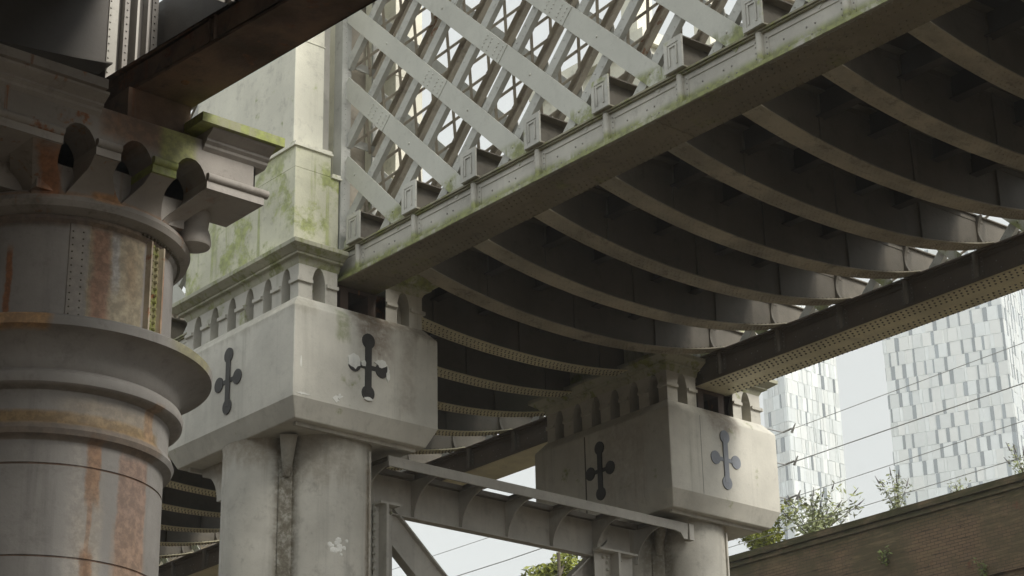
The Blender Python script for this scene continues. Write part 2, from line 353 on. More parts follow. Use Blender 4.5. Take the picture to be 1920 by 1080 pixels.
    for k in range(0,len(edges),2):
        for xa_,xb_ in ((x0-.045,x0+.01),(x1-.01,x1+.045)):
            MB().box(xa_,xb_,cy+edges[k]-(.045 if k==0 else 0),cy+edges[k+1],12.61,12.67).build('impost',M['arcade'],ar)
    for a,b in ((-HX+i,-1.01),(-.73,-.5),(.5,.73),(1.01,HX-i)):
        for ya_,yb_ in ((y0-.045,y0+.01),(y1-.01,y1+.045)): MB().box(cx+a,cx+b,ya_,yb_,12.612,12.672).build('impost',M['arcade'],ar)
    # core and girder seat
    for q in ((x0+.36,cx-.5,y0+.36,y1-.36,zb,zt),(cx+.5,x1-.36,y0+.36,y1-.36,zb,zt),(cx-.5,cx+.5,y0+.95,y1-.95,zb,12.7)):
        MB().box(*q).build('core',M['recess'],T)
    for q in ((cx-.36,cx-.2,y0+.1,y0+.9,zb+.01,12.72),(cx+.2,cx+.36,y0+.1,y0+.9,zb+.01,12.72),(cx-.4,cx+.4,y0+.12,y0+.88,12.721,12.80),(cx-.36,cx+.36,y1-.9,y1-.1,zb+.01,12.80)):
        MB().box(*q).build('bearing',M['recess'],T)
    # cornice, in two halves either side of the girder
    for sx in (-1,1):
        xa,xb=(x0,cx-.47) if sx<0 else (cx+.47,x1)
        ea,eb=(1,0) if sx<0 else (0,1)
        rs=[]
        for z,e in ((zt-.14,0),(zt-.03,.05),(zt-.02,.12),(zt+.015,.125),(zt+.02,.15),(zt+.1,.27),(zt+.17,.275),(zt+.23,.1)):
            rs.append((z,xa-e*ea,xb+e*eb,y0-e,y1+e))
        MB().rings(rs).build('cornice',M['cornice'],T,bevel=.006)
        # tower leg: low mossy pedestal, ledge and cream upper shaft
        def X(a): return cx+sx*a
        def bx(mb,a,b,*r): mb.box(min(X(a),X(b)),max(X(a),X(b)),*r)
        o=.14 if not second else .14
        m=MB(); bx(m,.47,1.36-.0,cy-1.66,cy+1.66,zt+.2,14.66); ped=m.build('pedestal',M['tower'],T,bevel=.01)
        m=MB(); bx(m,.64,1.36,cy-1.66,cy+1.66,14.66,15.06); m.build('pedestal_top',M['tower'],ped,bevel=.01)
        m=MB()
        for a,b,z in ((.43,.638,14.64),(.62,1.40,15.04)):
            bx(m,a,b,cy-1.7,cy+1.7,z,z+.035); bx(m,a+.015,b-.015,cy-1.685,cy+1.685,z+.04,z+.085)
        m.build('ledge',M['tower_hi'],ped)
        m=MB(); bx(m,.77,1.37,cy-1.60,cy-1.26,15.1,19.9); bx(m,.78,1.34,cy-1.26,cy-.5,15.08,19.9); bx(m,.79,1.3,cy-.5,cy+1.6,15.08,19.9)
        up=m.build('tower_shaft',M['tower_hi'],T,bevel=.012)
        for z in (17.1,18.9):
            m=MB(); bx(m,.76,1.382,cy-1.612,cy-1.28,z,z+.02); m.build('moulding',M['tower_hi'],up)
        m=MB(); bx(m,.66,1.5,cy-1.74,cy+1.74,19.9,20.18); m.build('cap_slab',M['tower_hi'],up)
        m=MB(); bx(m,.85,1.3,cy-1.4,cy-.95,20.18,22.5); bx(m,.82,1.33,cy-1.43,cy-.92,22.5,23.5)
        fin=m.build('pinnacle',M['tower_hi'],up)
        for z in (22.45,23.48):
            m=MB(); bx(m,.76,1.39,cy-1.49,cy-.86,z,z+.12); m.build('moulding',M['tower_hi'],up)
    # emblems
    em=M['emblem']
    m=MB(); emblem(m,(cx,cy-HY,11.34),(1,0,0),(0,-1,0)); e1=m.build('cross_emblem',M['emblemb'] if second else em,T)
    m=MB(); emblem(m,(cx-HX,cy,11.32),(0,-1,0),(-1,0,0)); m.build('cross_emblem',em,T)
    # paint damage
    if not second:
        tag(e1,'charcoal cross with paint flaked white off both side arms')
        m=MB(); rd=random.Random(5); yy=cy-HY
        def blob(u,z,ru,rz,t,k=16,jag=.2):
            p=[(cx+u+ru*math.cos(2*math.pi*i/k)*(1+rd.uniform(-jag,jag)),yy,z+rz*math.sin(2*math.pi*i/k)*(1+rd.uniform(-jag,jag))) for i in range(k)]
            m.prism(p,(0,-t,0))
        blob(-.30,11.38,.12,.13,.024,jag=.2);blob(-.10,11.38,.05,.055,.026);blob(.27,11.45,.13,.06,.024,jag=.3);blob(.4,11.3,.03,.11,.024,jag=.4)
        blob(0,10.79,.085,.03,.024);blob(-.62,10.66,.05,.05,.006,jag=.6);blob(-.56,10.72,.06,.04,.007,jag=.6);blob(-1.32,11.15,.015,.1,.006);blob(-1.28,10.62,.1,.02,.006,jag=.5)
        m.build('flaked_paint',M['flake'],e1)
        m=MB(); blob(0,0,.0,.0,.0) if False else None
        for q in range(16):
            a=-.3+rd.gauss(0,.15); th=-math.pi/2+a
            m.riv((cx+.76*math.cos(th),cy-.72+.76*math.sin(th),8.42+rd.gauss(0,.07)),(math.cos(th),math.sin(th),0),r=rd.uniform(.02,.06),h=.005)
        m.build('flaked_paint',M['flake'],col)
    return T
P1=pier(18.52,26.885,'nearer iron pier block with flaked cross emblem and mossy tower above, beside the rusty column')
P2=pier(26.89,26.885,'farther iron pier block with a faded blue cross emblem, in front of the glass towers',True)

# ------------------------------------------------------------------ lattice girders
PIT=1.5
def lattice_girder(cx,half,ya,yb,label,far=False,zb=12.825,ky=24.78,rfull=True,ztop=19.3):
    """chords along Y from yb (far) down to ya"""
    T=thing('lattice_girder',(cx,yb,zb),label,'lattice girder','grey riveted lattice girders of the bridge')
    x0,x1=cx-half,cx+half; zt=zb+.545
    m=MB(); m.box(x0,x1,ya,yb,zb,zb+.03)
    m.box(x0+.0,x0+.02,ya,yb,zb+.03,zb+.06)
    m.cur=0
    m.box(x0+.09,x0+.11,ya,yb,zb+.03,zt-.03); m.box(x1-.11,x1-.09,ya,yb,zb+.03,zt-.03)
    m.box(x0+.075,x0+.09,ya,yb,zt-.14,zt-.055)
    m.box(x0+.02,x0+.09,ya,yb,zb+.03,zb+.045)
    m.box(x0+.09,x0+.6,yb,yb+.02,zb+.03,zt-.03)
    m.box(x1-.09,x1-.075,ya,yb,zt-.14,zt-.055)
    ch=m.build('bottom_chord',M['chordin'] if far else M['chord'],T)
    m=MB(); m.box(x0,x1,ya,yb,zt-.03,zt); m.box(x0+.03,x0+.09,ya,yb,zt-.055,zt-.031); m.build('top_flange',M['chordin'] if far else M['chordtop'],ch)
    m=MB(); m.box(x0+.012,x1-.012,ya,yb-.0,zb-.012,zb-.002)
    y=yb-3.2
    while y>ya+5:
        m.box(x0+.03,x1-.03,y-4.4,y,zb-.024,zb-.0125); y-=6.5
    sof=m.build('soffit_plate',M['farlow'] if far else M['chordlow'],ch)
    m=MB(); y=yb-.4; ylim=max(ya,8.) if ya<10 else yb-14
    j=0
    while y>ylim:
        for q,f in enumerate((.07,.2,.33,.67,.8,.93)):
            xx=x0+f*(x1-x0); yo=y+(.05 if q%2 else 0)
            m.riv((xx,yo,zb-.024),(0,0,-1),r=.023 if far else .017,h=.014)
        y-=.115
    m.build('soffit_rivets',M['rivet'] if far else M['chordlow'],sof)
    # stiffeners
    k=0
    ys=[]
    y=ky
    while y>ya: 
        if y<yb: ys.append(y)
        y-=PIT
    y=ky+PIT
    while y<yb:
        if y>ya: ys.append(y)
        y+=PIT
    zz=(zb+.035,zt-.035)
    shared=None
    for y in ys:
        for xo,sg in ((x1-.09,1),(x0+.09,-1)):
            m=MB()
            pts=[(0,0)]+[(.085*math.sin(a*math.pi/8+.0)**.6 if a else .06,.0) for a in ()]
            poly=[(xo,y-.05,zz[0])]
            for a in range(9):
                t=a/8*math.pi; poly.append((xo+sg*(.05+.04*math.sin(t)),y-.05*math.cos(t),zz[0]))
            poly.append((xo,y+.05,zz[0]))
            m.prism(poly,(0,0,zz[1]-zz[0]))
            m.box(xo+min(0,sg*.012),xo+max(0,sg*.012),y-.13,y+.13,zz[0],zz[1]-.09)
            s=m.build('stiffener',M['cross'] if far else M['chord'],T)
        m=MB()
        for dy in (-.1,.1):
            for z in (.08,.17,.26,.35,.42): m.riv((x0+.078,y+dy,zb+z),(-1,0,0),r=.014,h=.01)
        for dy in (-.95,-.55,.4):
            for z in (.13,.27): m.riv((x0+.09,y+dy+z*.6,zb+z),(-1,0,0),r=.016,h=.012)
        m.build('rivets',M['rivetlt'],s)
    # lattice
    ztop_=ztop; zc=zt
    m0=zt+.0
    xf,xr=x0+.075,x1-.15
    # ties: rise with +Y  (y - z = c)
    cset=[]; c=8.75
    base=ky-24.78
    lo=ya-ztop; hi=yb-zt
    c=8.75+base
    while c>lo: c-=PIT
    while c<hi:
        if c>lo: cset.append(c)
        c+=PIT
    def clip(c,sgn):
        za,zb_=zt-.0,ztop
        pa,pb=(c+za,za),(c+zb_,zb_)
        if sgn<0: pa,pb=(c-za,za),(c-zb_,zb_)
        # clip to y<=yb-.1, y>=ya
        def cl(p,q):
            (y1,z1),(y2,z2)=p,q
            for lim,hi_ in ((yb-.12,True),(ya+.1,False)):
                d1=(y1-lim)*(1 if hi_ else -1); d2=(y2-lim)*(1 if hi_ else -1)
                if d1>0 and d2>0: return None
                if d1>0: t=d1/(d1-d2); y1,z1=y1+(y2-y1)*t,z1+(z2-z1)*t
                if d2>0: t=d2/(d2-d1); y2,z2=y2+(y1-y2)*t,z2+(z1-z2)*t
            return (y1,z1),(y2,z2)
        return cl(pa,pb)
    for c in cset:
        s=clip(c,1)
        if not s: continue
        (y1,z1),(y2,z2)=s
        m=MB(); m.bar((xf,y1,z1),(xf,y2,z2),.18 if far else .33,.02)
        # spliced cover plate
        for zs_ in (15.55,):
            if not far and z1<zs_-.3 and z2>zs_+.3:
                m.bar((xf-.016,c+zs_-.25,zs_-.25),(xf-.016,c+zs_+.25,zs_+.25),.325,.012)
                for a in (-.19,-.09,.06,.16):
                    for b in (-.1,-.035,.035,.1): m.riv((xf-.022,c+zs_+a+b*.7,zs_+a-b*.7),(-1,0,0),r=.017,h=.014)
        d=.55
        z=z1+.25
        while z<z2: m.riv((xf-.01,c+z,z),(-1,0,0),r=.024,h=.016); z+=1.06
        m.build('tie_bar',M['flat'],T)
        if far: continue
        m=MB(); m.bar((xr+.06,y1,z1),(xr+.06,y2,z2),.30,.02)
        m.build('rear_tie_bar',M['strut'],T)
    # struts: rise with -Y (y + z = c)
    c=39.1+base; lo=ya+zt; hi=yb+ztop; cs=[]
    while c>lo: c-=PIT
    while c<hi:
        if c>lo: cs.append(c)
        c+=PIT
    for c in cs:
        s=clip(c,-1)
        if not s: continue
        (y1,z1),(y2,z2)=s
        d=Vector((0,y2-y1,z2-z1)); Ln=d.length; d.normalize(); u=Vector((0,-d.z,d.y))
        m=MB(); m.bar((xf+.035,y1,z1),(xf+.035,y2,z2),.175,.016)
        A=Vector((xf+.027,y1,z1)); t=.12
        while t<Ln:
            m.riv(A+d*t+u*(.035 if int(t/.15)%2 else -.035),(-1,0,0),r=.015,h=.01); t+=.15
        # webs of the channel turning inwards
        for sg in (-1,1):
            o=u*(sg*.08); m.bar(Vector((xf+.08,y1,z1))+o,Vector((xf+.08,y2,z2))+o,.012,.085)
        st=m.build('strut',M['strut'],T)
        m=MB()
        m.bar((xr+.02,y1,z1),(xr+.02,y2,z2),.175,.016)
        for sg in (-1,1):
            o=u*(sg*.08); m.bar(Vector((xr-.025,y1,z1))+o,Vector((xr-.025,y2,z2))+o,.012,.085)
        A=Vector((xr+.01,y1,z1)); t=.1
        while t<Ln: m.riv(A+d*t,(-1,0,0),r=.02,h=.014); t+=.17
        # gusset discs at the crossings
        if not far: m.build('rear_leaf',M['inner'],st)
        for cc in cset:
            yy=(c+cc)/2; zc_=(c-cc)/2
            if zt+.2<zc_<ztop-.2 and ya<yy<yb-.3:
                p=[(xr+.034,yy+.21*math.cos(a*math.pi/9),zc_+.21*math.sin(a*math.pi/9)) for a in range(18)]
                if not far and yy>6: MB().prism(p,(.014,0,0)).build('gusset',M['strut'],st)
        m=MB(); t=.0; sg=1; q=.62; A=Vector((0,y1,z1)); n=0
        while t+q<Ln+.3:
            a=A+d*t; b=A+d*min(t+q,Ln)
            m.bar((xf+.12,a.y,a.z),(xr-.07,b.y,b.z),.05,.012,side=u)
            m.bar((xr-.07,a.y+u.y*.014,a.z+u.z*.014),(xf+.12,b.y+u.y*.014,b.z+u.z*.014),.05,.012,side=u)
            t+=q
        m.build('lacing',M['inner'],st)
    # top chord
    m=MB(); m.box(x0,x1,ya,yb,ztop,ztop+.03); m.box(x0,x1,ya,yb,ztop+.5,ztop+.53); m.box(x0+.09,x0+.11,ya,yb,ztop+.03,ztop+.5); m.box(x1-.11,x1-.09,ya,yb,ztop+.03,ztop+.5)
    m.build('top_chord',M['chord'],T)
    # end post
    m=MB(); m.box(x0-.02,x0+.17,yb-.16,yb-.12,zt,ztop); m.box(x0+.0,x0+.03,yb-.12,yb+.1,zt,ztop); m.box(x1-.19,x1,yb-.16,yb-.12,zt,ztop)
    m.box(x1-.03,x1,yb-.12,yb+.1,zt,ztop)
    z=zt+.05
    while z<ztop:
        m.riv((x0+.06,yb-.16,z),(0,-1,0),r=.012,h=.008); z+=.1
    pst=m.build('end_post',M['strut'],T)
    z=zt+.5
    while z<ztop-.2:
        MB().box(x0+.17,x1-.19,yb-.15,yb-.13,z,z+.14).build('batten',M['strut'],pst); z+=1.5
    m=MB(); m.box(x0+.17,x1-.19,yb+.06,yb+.075,zt,ztop)
    m.build('backing_plate',M['inner'],pst)
    m=MB(); m.box(x0-.42,x0-.02,yb+.22,yb+.24,zt+.1,ztop)
    z=zt+.3; k=0
    while z<ztop: m.riv((x0-.27+.12*(k%2),yb+.22,z),(0,-1,0),r=.012,h=.008); z+=.21; k+=1
    m.build('closing_plate',M['paint'],pst)
    return T
lattice_girder(18.505,.415,-9,25.36,'near lattice girder of the span overhead, its riveted bottom chord streaked with moss')
lattice_girder(26.97,.45,-9,25.36,'far lattice girder with dark chord and riveted underside, resting on the farther pier',far=True,ky=24.70)
lattice_girder(18.505,.415,28.45,60,'lattice girder beyond the nearer pier, hidden mostly by the rusty column',ky=24.78)
lattice_girder(26.97,.45,28.45,60,'lattice girder with olive riveted underside behind the farther pier block',far=True,ky=24.70)

# ------------------------------------------------------------------ cross girders
ORD=['first','second','third','fourth','fifth','sixth','seventh','eighth','ninth','tenth','eleventh','twelfth','thirteenth','fourteenth','fifteenth','sixteenth','seventeenth','eighteenth','nineteenth','twentieth','last']
XA,XB=18.02,27.48
def zbot(x): 
    if x<18.98 or x>26.5: return 13.375
    return min(13.375,12.86+.5*(abs(x-22.7)/3.8)**2.2)
def cross_girder(fm='flange',rm='flange'):
    T=thing('cross_girder',(XA,0,13.37),'','cross girder')
    zt=13.86; m=MB(); n=40; xs=[XA+.03+(XB-XA-.06)*i/n for i in range(n+1)]
    for i in range(n):
        a,b=xs[i],xs[i+1]; za,zb_=zbot(a)+.02,zbot(b)+.02
        m.add([(a,-.008,za),(b,-.008,zb_),(b,-.008,zt),(a,-.008,zt),(a,.008,za),(b,.008,zb_),(b,.008,zt),(a,.008,zt)],[(0,1,2,3),(7,6,5,4)])
    m.box(18.9,25.95,-.16,.16,zt,zt+.02); m.box(XA+.03,18.9,-.16,.16,zt,zt+.02); m.box(25.95,XB-.03,-.06,.06,zt,zt+.02)
    for s in (-1,1): m.box(19,26.5,min(s*.008,s*.02),max(s*.008,s*.02),zt-.09,zt)
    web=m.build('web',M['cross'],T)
    m=MB()
    for i in range(n):
        a,b=xs[i],xs[i+1]; za,zb_=zbot(a),zbot(b)
        m.add([(a,-.185,za),(b,-.185,zb_),(b,.185,zb_),(a,.185,za),(a,-.185,za+.022),(b,-.185,zb_+.022),(b,.185,zb_+.022),(a,.185,za+.022)],[(0,3,2,1),(4,5,6,7),(0,1,5,4),(2,3,7,6)])
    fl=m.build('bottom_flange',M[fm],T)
    m=MB(); x=19.4
    while x<26.3:
        for y in (-.12,-.05,.05,.12): m.riv((x+(.04 if abs(y)<.1 else 0),y,zbot(x)),(0,0,-1),r=.017,h=.012)
        x+=.09
    m.build('flange_rivets',M[rm],fl)
    m=MB(); x=23.2
    while x<26.6: m.riv((x,-.17+.03,zbot(x)+.022),(0,0,1),r=.016,h=.02); m.riv((x,-.12,zbot(x)+.03),(0,0,1),r=.016,h=.025); x+=.11
    m.build('angle_rivets',M['rivet'],fl)
    for x in (20.9,22.9,24.9):
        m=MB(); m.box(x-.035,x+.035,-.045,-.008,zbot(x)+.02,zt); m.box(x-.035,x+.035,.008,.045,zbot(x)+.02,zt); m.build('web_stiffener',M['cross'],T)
    for x in (19.15,26.35):   # curved bracket stiffener at the ends
        m=MB(); z0=zbot(x)+.02; K=8; pl=[]
        for i in range(K+1):
            t=i/K; pl.append((.035+.09*(1-math.sin(math.pi*t))**1.0,z0+(zt-z0)*t))
        for s in (-1,1):
            m.prism([(x-.03,s*.008,z0)]+[(x-.03,s*y,z) for y,z in pl]+[(x-.03,s*.008,zt)],(.06,0,0))
        m.build('end_bracket',M['cross'],T)
    for x,s in ((XA,-1),(XB,1)):   # boxed end with a recessed panel
        m=MB(); w=.185
        fx=lambda d:(min(x,x-s*d),max(x,x-s*d))
        a,b=fx(.03)
        m.box(a,b,-w,-w+.07,13.376,zt+.02); m.box(a,b,w-.07,w,13.376,zt+.02); m.box(a,b,-w+.07,w-.07,zt-.06,zt+.02); m.box(a,b,-w+.07,w-.07,13.376,13.43)
        a,b=(x-.022,x-.02) if s>0 else (x+.02,x+.022)
        m.box(a-.008,b+.008,-w+.07,w-.07,13.43,zt-.06)
        a,b=(x-.014,x-.0145) if s>0 else (x+.0145,x+.014)
        m.box(x+s*.0-.006+(.0),x+.006,-w+.10,-w+.125,13.46,zt-.09); m.box(x-.006,x+.006,w-.125,w-.10,13.46,zt-.09); m.box(x-.006,x+.006,-w+.125,w-.125,zt-.115,zt-.09)
        cp=m.build('end_cap',M['crossend'],T)
    return T
proto=cross_girder(); proto2=cross_girder('farlow','rivet')
GR='fish bellied cross girders between the lattice girders'
def place(o,k,label):
    yn=24.78-1.5*k; yf=24.71-1.565*k
    if k<0: yf=24.66-1.56*k
    o.location=(XA,yn,13.37); o.rotation_euler=(0,0,math.atan2(yf-yn,26.5-18.5)); tag(o,label,'cross girder',GR)
first=True
for k in range(0,17):
    o=proto if k==0 else copy_tree(proto)
    place(o,k,'%s curved cross girder overhead, counting from the piers towards the viewer'%ORD[k])
for k in range(-1,-22,-1):
    if k in(-2,): pass
    o=proto2 if k==-1 else copy_tree(proto2); place(o,k,'%s curved cross girder behind the pier fronts, counting away from the viewer'%ORD[-k-1])

# ------------------------------------------------------------------ deck
def deck(ya,yb,label):
    T=thing('bridge_deck',(22.7,(ya+yb)/2,13.9),label,'bridge deck','dark decks of the lattice bridge')
    m=MB(); m.box(19.55,25.85,ya,yb,13.885,14.1)
    m.build('deck_plate',M['deck'],T)
    for x in (20.9,22.0,23.4,24.3):
        m=MB(); m.box(x-.012,x+.012,ya,yb,13.5,13.884); m.box(x-.09,x+.09,ya,yb,13.48,13.5); m.build('stringer',M['deck'],T)
deck(-9,26.85,'dark deck plates and stringers over the curved cross girders')
deck(26.9,60,'dark deck continuing behind the twin piers')

# overhead sway beams
for i,y in enumerate((22.2,16.2,10.2,4.2,31.5,37.5,43.5)):
    m=MB(); m.box(18.95,26.5,y-.1,y+.1,19.5,19.52); m.box(18.95,26.5,y-.01,y+.01,19.52,19.78); m.box(18.95,26.5,y-.1,y+.1,19.78,19.8)
    o=m.build('overhead_beam',M['inner']); tag(o,'grey overhead beam joining the tops of the two lattice girders, high above the deck','beam','overhead beams joining the lattice girder tops')

# ------------------------------------------------------------------ strut between the piers
T=thing('portal_strut',(22.8,26.0,9.1),'grey ribbed strut joining the tops of the two pier columns','strut')
ys,yw,ztp,zbt=25.45,26.35,10.10,9.42
m=MB(); x0,x1=19.3,26.25
m.box(x0,x1,ys,ys+.035,ztp-.17,ztp); 
m.prism([(x1-.02,ys-.001,ztp-.17),(x1-.35,ys-.001,ztp-.17),(x1-.2,ys-.001,ztp-.2),(x1-.12,ys-.001,ztp-.3),(x1-.02,ys-.001,ztp-.3)],(0,.034,0))
m.box(x1,x1+.12,ys-.03,ys+.12,ztp-.31,ztp-.005)
m.build('edge_flange',M['paint'],T)
m=MB(); xs=[19.3+.0]; bays=[(19.55+1.05*i,20.35+1.05*i) for i in range(6)]
cur=x0
for a,b in bays: m.box(cur,a,ys+.035,yw,ztp-.02,ztp); m.box(a,b,ys+.035,ys+.2,ztp-.02,ztp); m.box(a,b,yw-.22,yw,ztp-.02,ztp); cur=b
m.box(cur,x1,ys+.035,yw,ztp-.02,ztp)
for a,b in bays: 
    m.box(a,b,ys+.2,ys+.215,ztp-.07,ztp+.02); m.box(a,b,yw-.235,yw-.22,ztp-.07,ztp+.02); m.box(a-.015,a,ys+.2,yw-.22,ztp-.07,ztp+.02); m.box(b,b+.015,ys+.2,yw-.22,ztp-.07,ztp+.02)
m.build('top_plate',M['cross'],T)
m=MB(); m.box(x0,25.6,yw,yw+.02,zbt,ztp); m.box(x0,24.6,yw-.1,yw+.08,zbt-.02,zbt)
m.build('web',M['paint'],T)
for i in range(7):
    x=19.42+1.05*i; m=MB(); pts=[(yw,ztp-.02),(yw,zbt)]
    for k in range(9):
        a=math.pi/2*k/8; pts.append((yw-.08-(yw-ys-.2)*(1-math.cos(a)),zbt+ (ztp-.1-zbt)*math.sin(a)))
    pts.append((ys+.1,ztp-.02))
    m.prism([(x-.012,y,z) for y,z in pts],(.024,0,0)); m.build('rib',M['paint'],T)
# gusset plates and diagonals of the sway frame under it
def diag(a,b,label):
    T=thing('diagonal_brace',a,label,'brace','diagonal braces under the strut between the piers')
    m=MB(); m.bar(a,b,.5,.02,side=(0,1,0)); m.build('web',M['paint'],T)
    d=(Vector(b)-Vector(a)).normalized(); u=d.cross(Vector((0,1,0)))
    for s in (-1,1):
        m=MB(); m.bar(Vector(a)+u*s*.25,Vector(b)+u*s*.25,.03,.2,side=(0,1,0)); m.build('flange',M['paint'],T)
diag((19.75,26.35,9.42),(26.0,26.35,3.9),'grey I-section diagonal brace dropping rightwards from the nearer column')
diag((25.2,26.45,9.6),(19.6,26.45,4.6),'grey I-section diagonal brace dropping leftwards from the farther column')
for cxp,sg,lab in ((19.66,1,'riveted bracket bolted to the nearer column under the strut'),(24.95,-1,'riveted bracket bolted to the farther column under the strut')):
    T=thing('column_bracket',(cxp,26.2,8.5),lab,'bracket','riveted brackets on the pier columns')
    m=MB(); m.box(cxp-(.1 if sg>0 else .4),cxp+(.28 if sg>0 else .55),26.2,26.22,7.0,zbt+.05); m.build('plate',M['paint'],T)
    m=MB(); m.box(cxp-(.1 if sg>0 else .45),cxp+(.3 if sg>0 else .5),26.0,26.2,zbt+.05,zbt+.09); m.build('angle',M['paint'],T)
    m=MB(); m.box(cxp+.0,cxp+.05,25.98,26.2,7.0,zbt+.05); m.build('angle',M['paint'],T)
    m=MB()
    for z in range(12):
        for x in (-.1,.18): m.riv((cxp+x,26.2,zbt-.12-z*.13),(0,-1,0),r=.035,h=.05)
    for x in range(5): m.riv((cxp-.2+x*.11,26.2,zbt-.03),(0,-1,0),r=.035,h=.05)
    m.build('bolts',M['crossend'],T)

# ------------------------------------------------------------------ foreground rusty column
FX,FY=10.63,20.72
T=thing('bridge_pier',(FX,FY,GZ),'weathered round iron column with rust streaks and leafed capital in the left foreground','bridge pier')
prof=[(GZ,1.75),(GZ+.6,1.72),(GZ+.7,1.45)]
for z in (0,1.15,2.3,3.45,4.6,5.69,6.73): prof+=[(z-.012,1.405),(z-.01,1.392),(z+.01,1.392),(z+.012,1.405)]
prof+=[(7.0,1.405),(7.03,1.43),(7.05,1.50),(7.11,1.525),(7.17,1.50),(7.19,1.47),(7.24,1.45),(7.5,1.45),(7.57,1.46),(7.585,1.55),(7.62,1.6),(7.69,1.615),(7.75,1.59),(7.78,1.53),(7.80,1.52),(7.83,1.545),(7.87,1.56)]
for k in range(9):
    a=math.pi/2*k/8; prof.append((7.9+.27*math.sin(a)**1.3,1.57+.34*(1-math.cos(a))))
prof+=[(8.175,1.93),(8.28,1.935),(8.31,1.9),(8.33,1.43)]
m=MB().lathe(prof,n=128,c=(FX,FY)); sh=m.build('shaft',M['fgshaft'],T,smooth=True)
m=MB().lathe([(8.33,1.415),(9.62,1.415),(9.66,1.45),(9.70,1.45),(9.72,1.42)],n=128,c=(FX,FY)); drum=m.build('drum',M['fgdrum'],T,smooth=True)
m=MB().lathe([(9.70,1.42),(9.72,1.5),(9.76,1.585),(9.83,1.61),(9.9,1.58),(9.93,1.5),(10.0,1.46)],n=128,c=(FX,FY)); m.build('neck_ring',M['fgcap'],T,smooth=True)
def panel(name,mat,par,R0,t0,t1,z0,z1,th=.008,jag=0,seed=1,n=24):
    rd=random.Random(seed); m=MB(); vs=[];K=24
    wob=[(rd.uniform(-jag,jag),rd.uniform(-jag,jag)) for _ in range(K+1)]
    for i in range(K+1):
        z=z0+(z1-z0)*i/K
        if i: wob[i]=(wob[i-1][0]*.7+wob[i][0]*.6,wob[i-1][1]*.7+wob[i][1]*.6)
        for j in range(n+1):
            a0=t0+wob[i][0];a1=t1+wob[i][1]; a=R(a0+(a1-a0)*j/n); e=th*(0 if j in(0,n) or ((i in (0,K)) and jag) else 1)
            vs.append((FX+(R0+e)*math.cos(a),FY+(R0+e)*math.sin(a),z))
    w=n+1
    m.add(vs,[(i*w+j,i*w+j+1,(i+1)*w+j+1,(i+1)*w+j) for i in range(K) for j in range(n)])
    return m.build(name,mat,par,smooth=True)
panel('rusted_plate',M['fgdrum'],drum,1.415,-102,-71,8.33,9.6,.006)
panel('cover_plate',M['fgdrum'],drum,1.415,-112,-102,8.33,9.62,.012)
# vertical bolted joint on the drum
m=MB()
for a in (-70,-60.5):
    c,s=math.cos(R(a)),math.sin(R(a)); m.bar((FX+1.45*c,FY+1.45*s,8.33),(FX+1.45*c,FY+1.45*s,9.64),.03,.09,side=(c,s,0))
m.build('flange',M['bare'],drum)
panel('seam_strip',M['seam'],drum,1.415,-70,-60.5,8.33,9.62,.01)
m=MB(); z=8.42
while z<9.62:
    for a,r in ((-67.2,.034),(-63.6,.03)):
        c,s=math.cos(R(a)),math.sin(R(a)); m.riv((FX+1.415*c,FY+1.415*s,z),(c,s,0),r=r,h=.05)
    z+=.085
m.build('bolts',M['seam'],drum)
m=MB()
for a0 in (-110.3,-105.5):
    z=8.42
    while z<9.6:
        a=a0+(0.0); c,s=math.cos(R(a)),math.sin(R(a)); m.riv((FX+1.426*c,FY+1.426*s,z),(c,s,0),r=.012,h=.01); z+=.085
m.build('rivets',M['rivet'],drum)
m=MB(); a=-75
while a<0:
    c,s=math.cos(R(a)),math.sin(R(a)); m.riv((FX+1.46*c,FY+1.46*s,9.69),(c,s,-.3),r=.022,h=.03); a+=2.6
m.build('ring_rivets',M['rivet'],drum)
# capital: slab wall with arched flutes
Yc=18.92; xl,xr=8.78,12.28; zb_,zt_=10.30,10.94
cap=MB()
cen=[9.885,10.63,11.375]; wn=.43
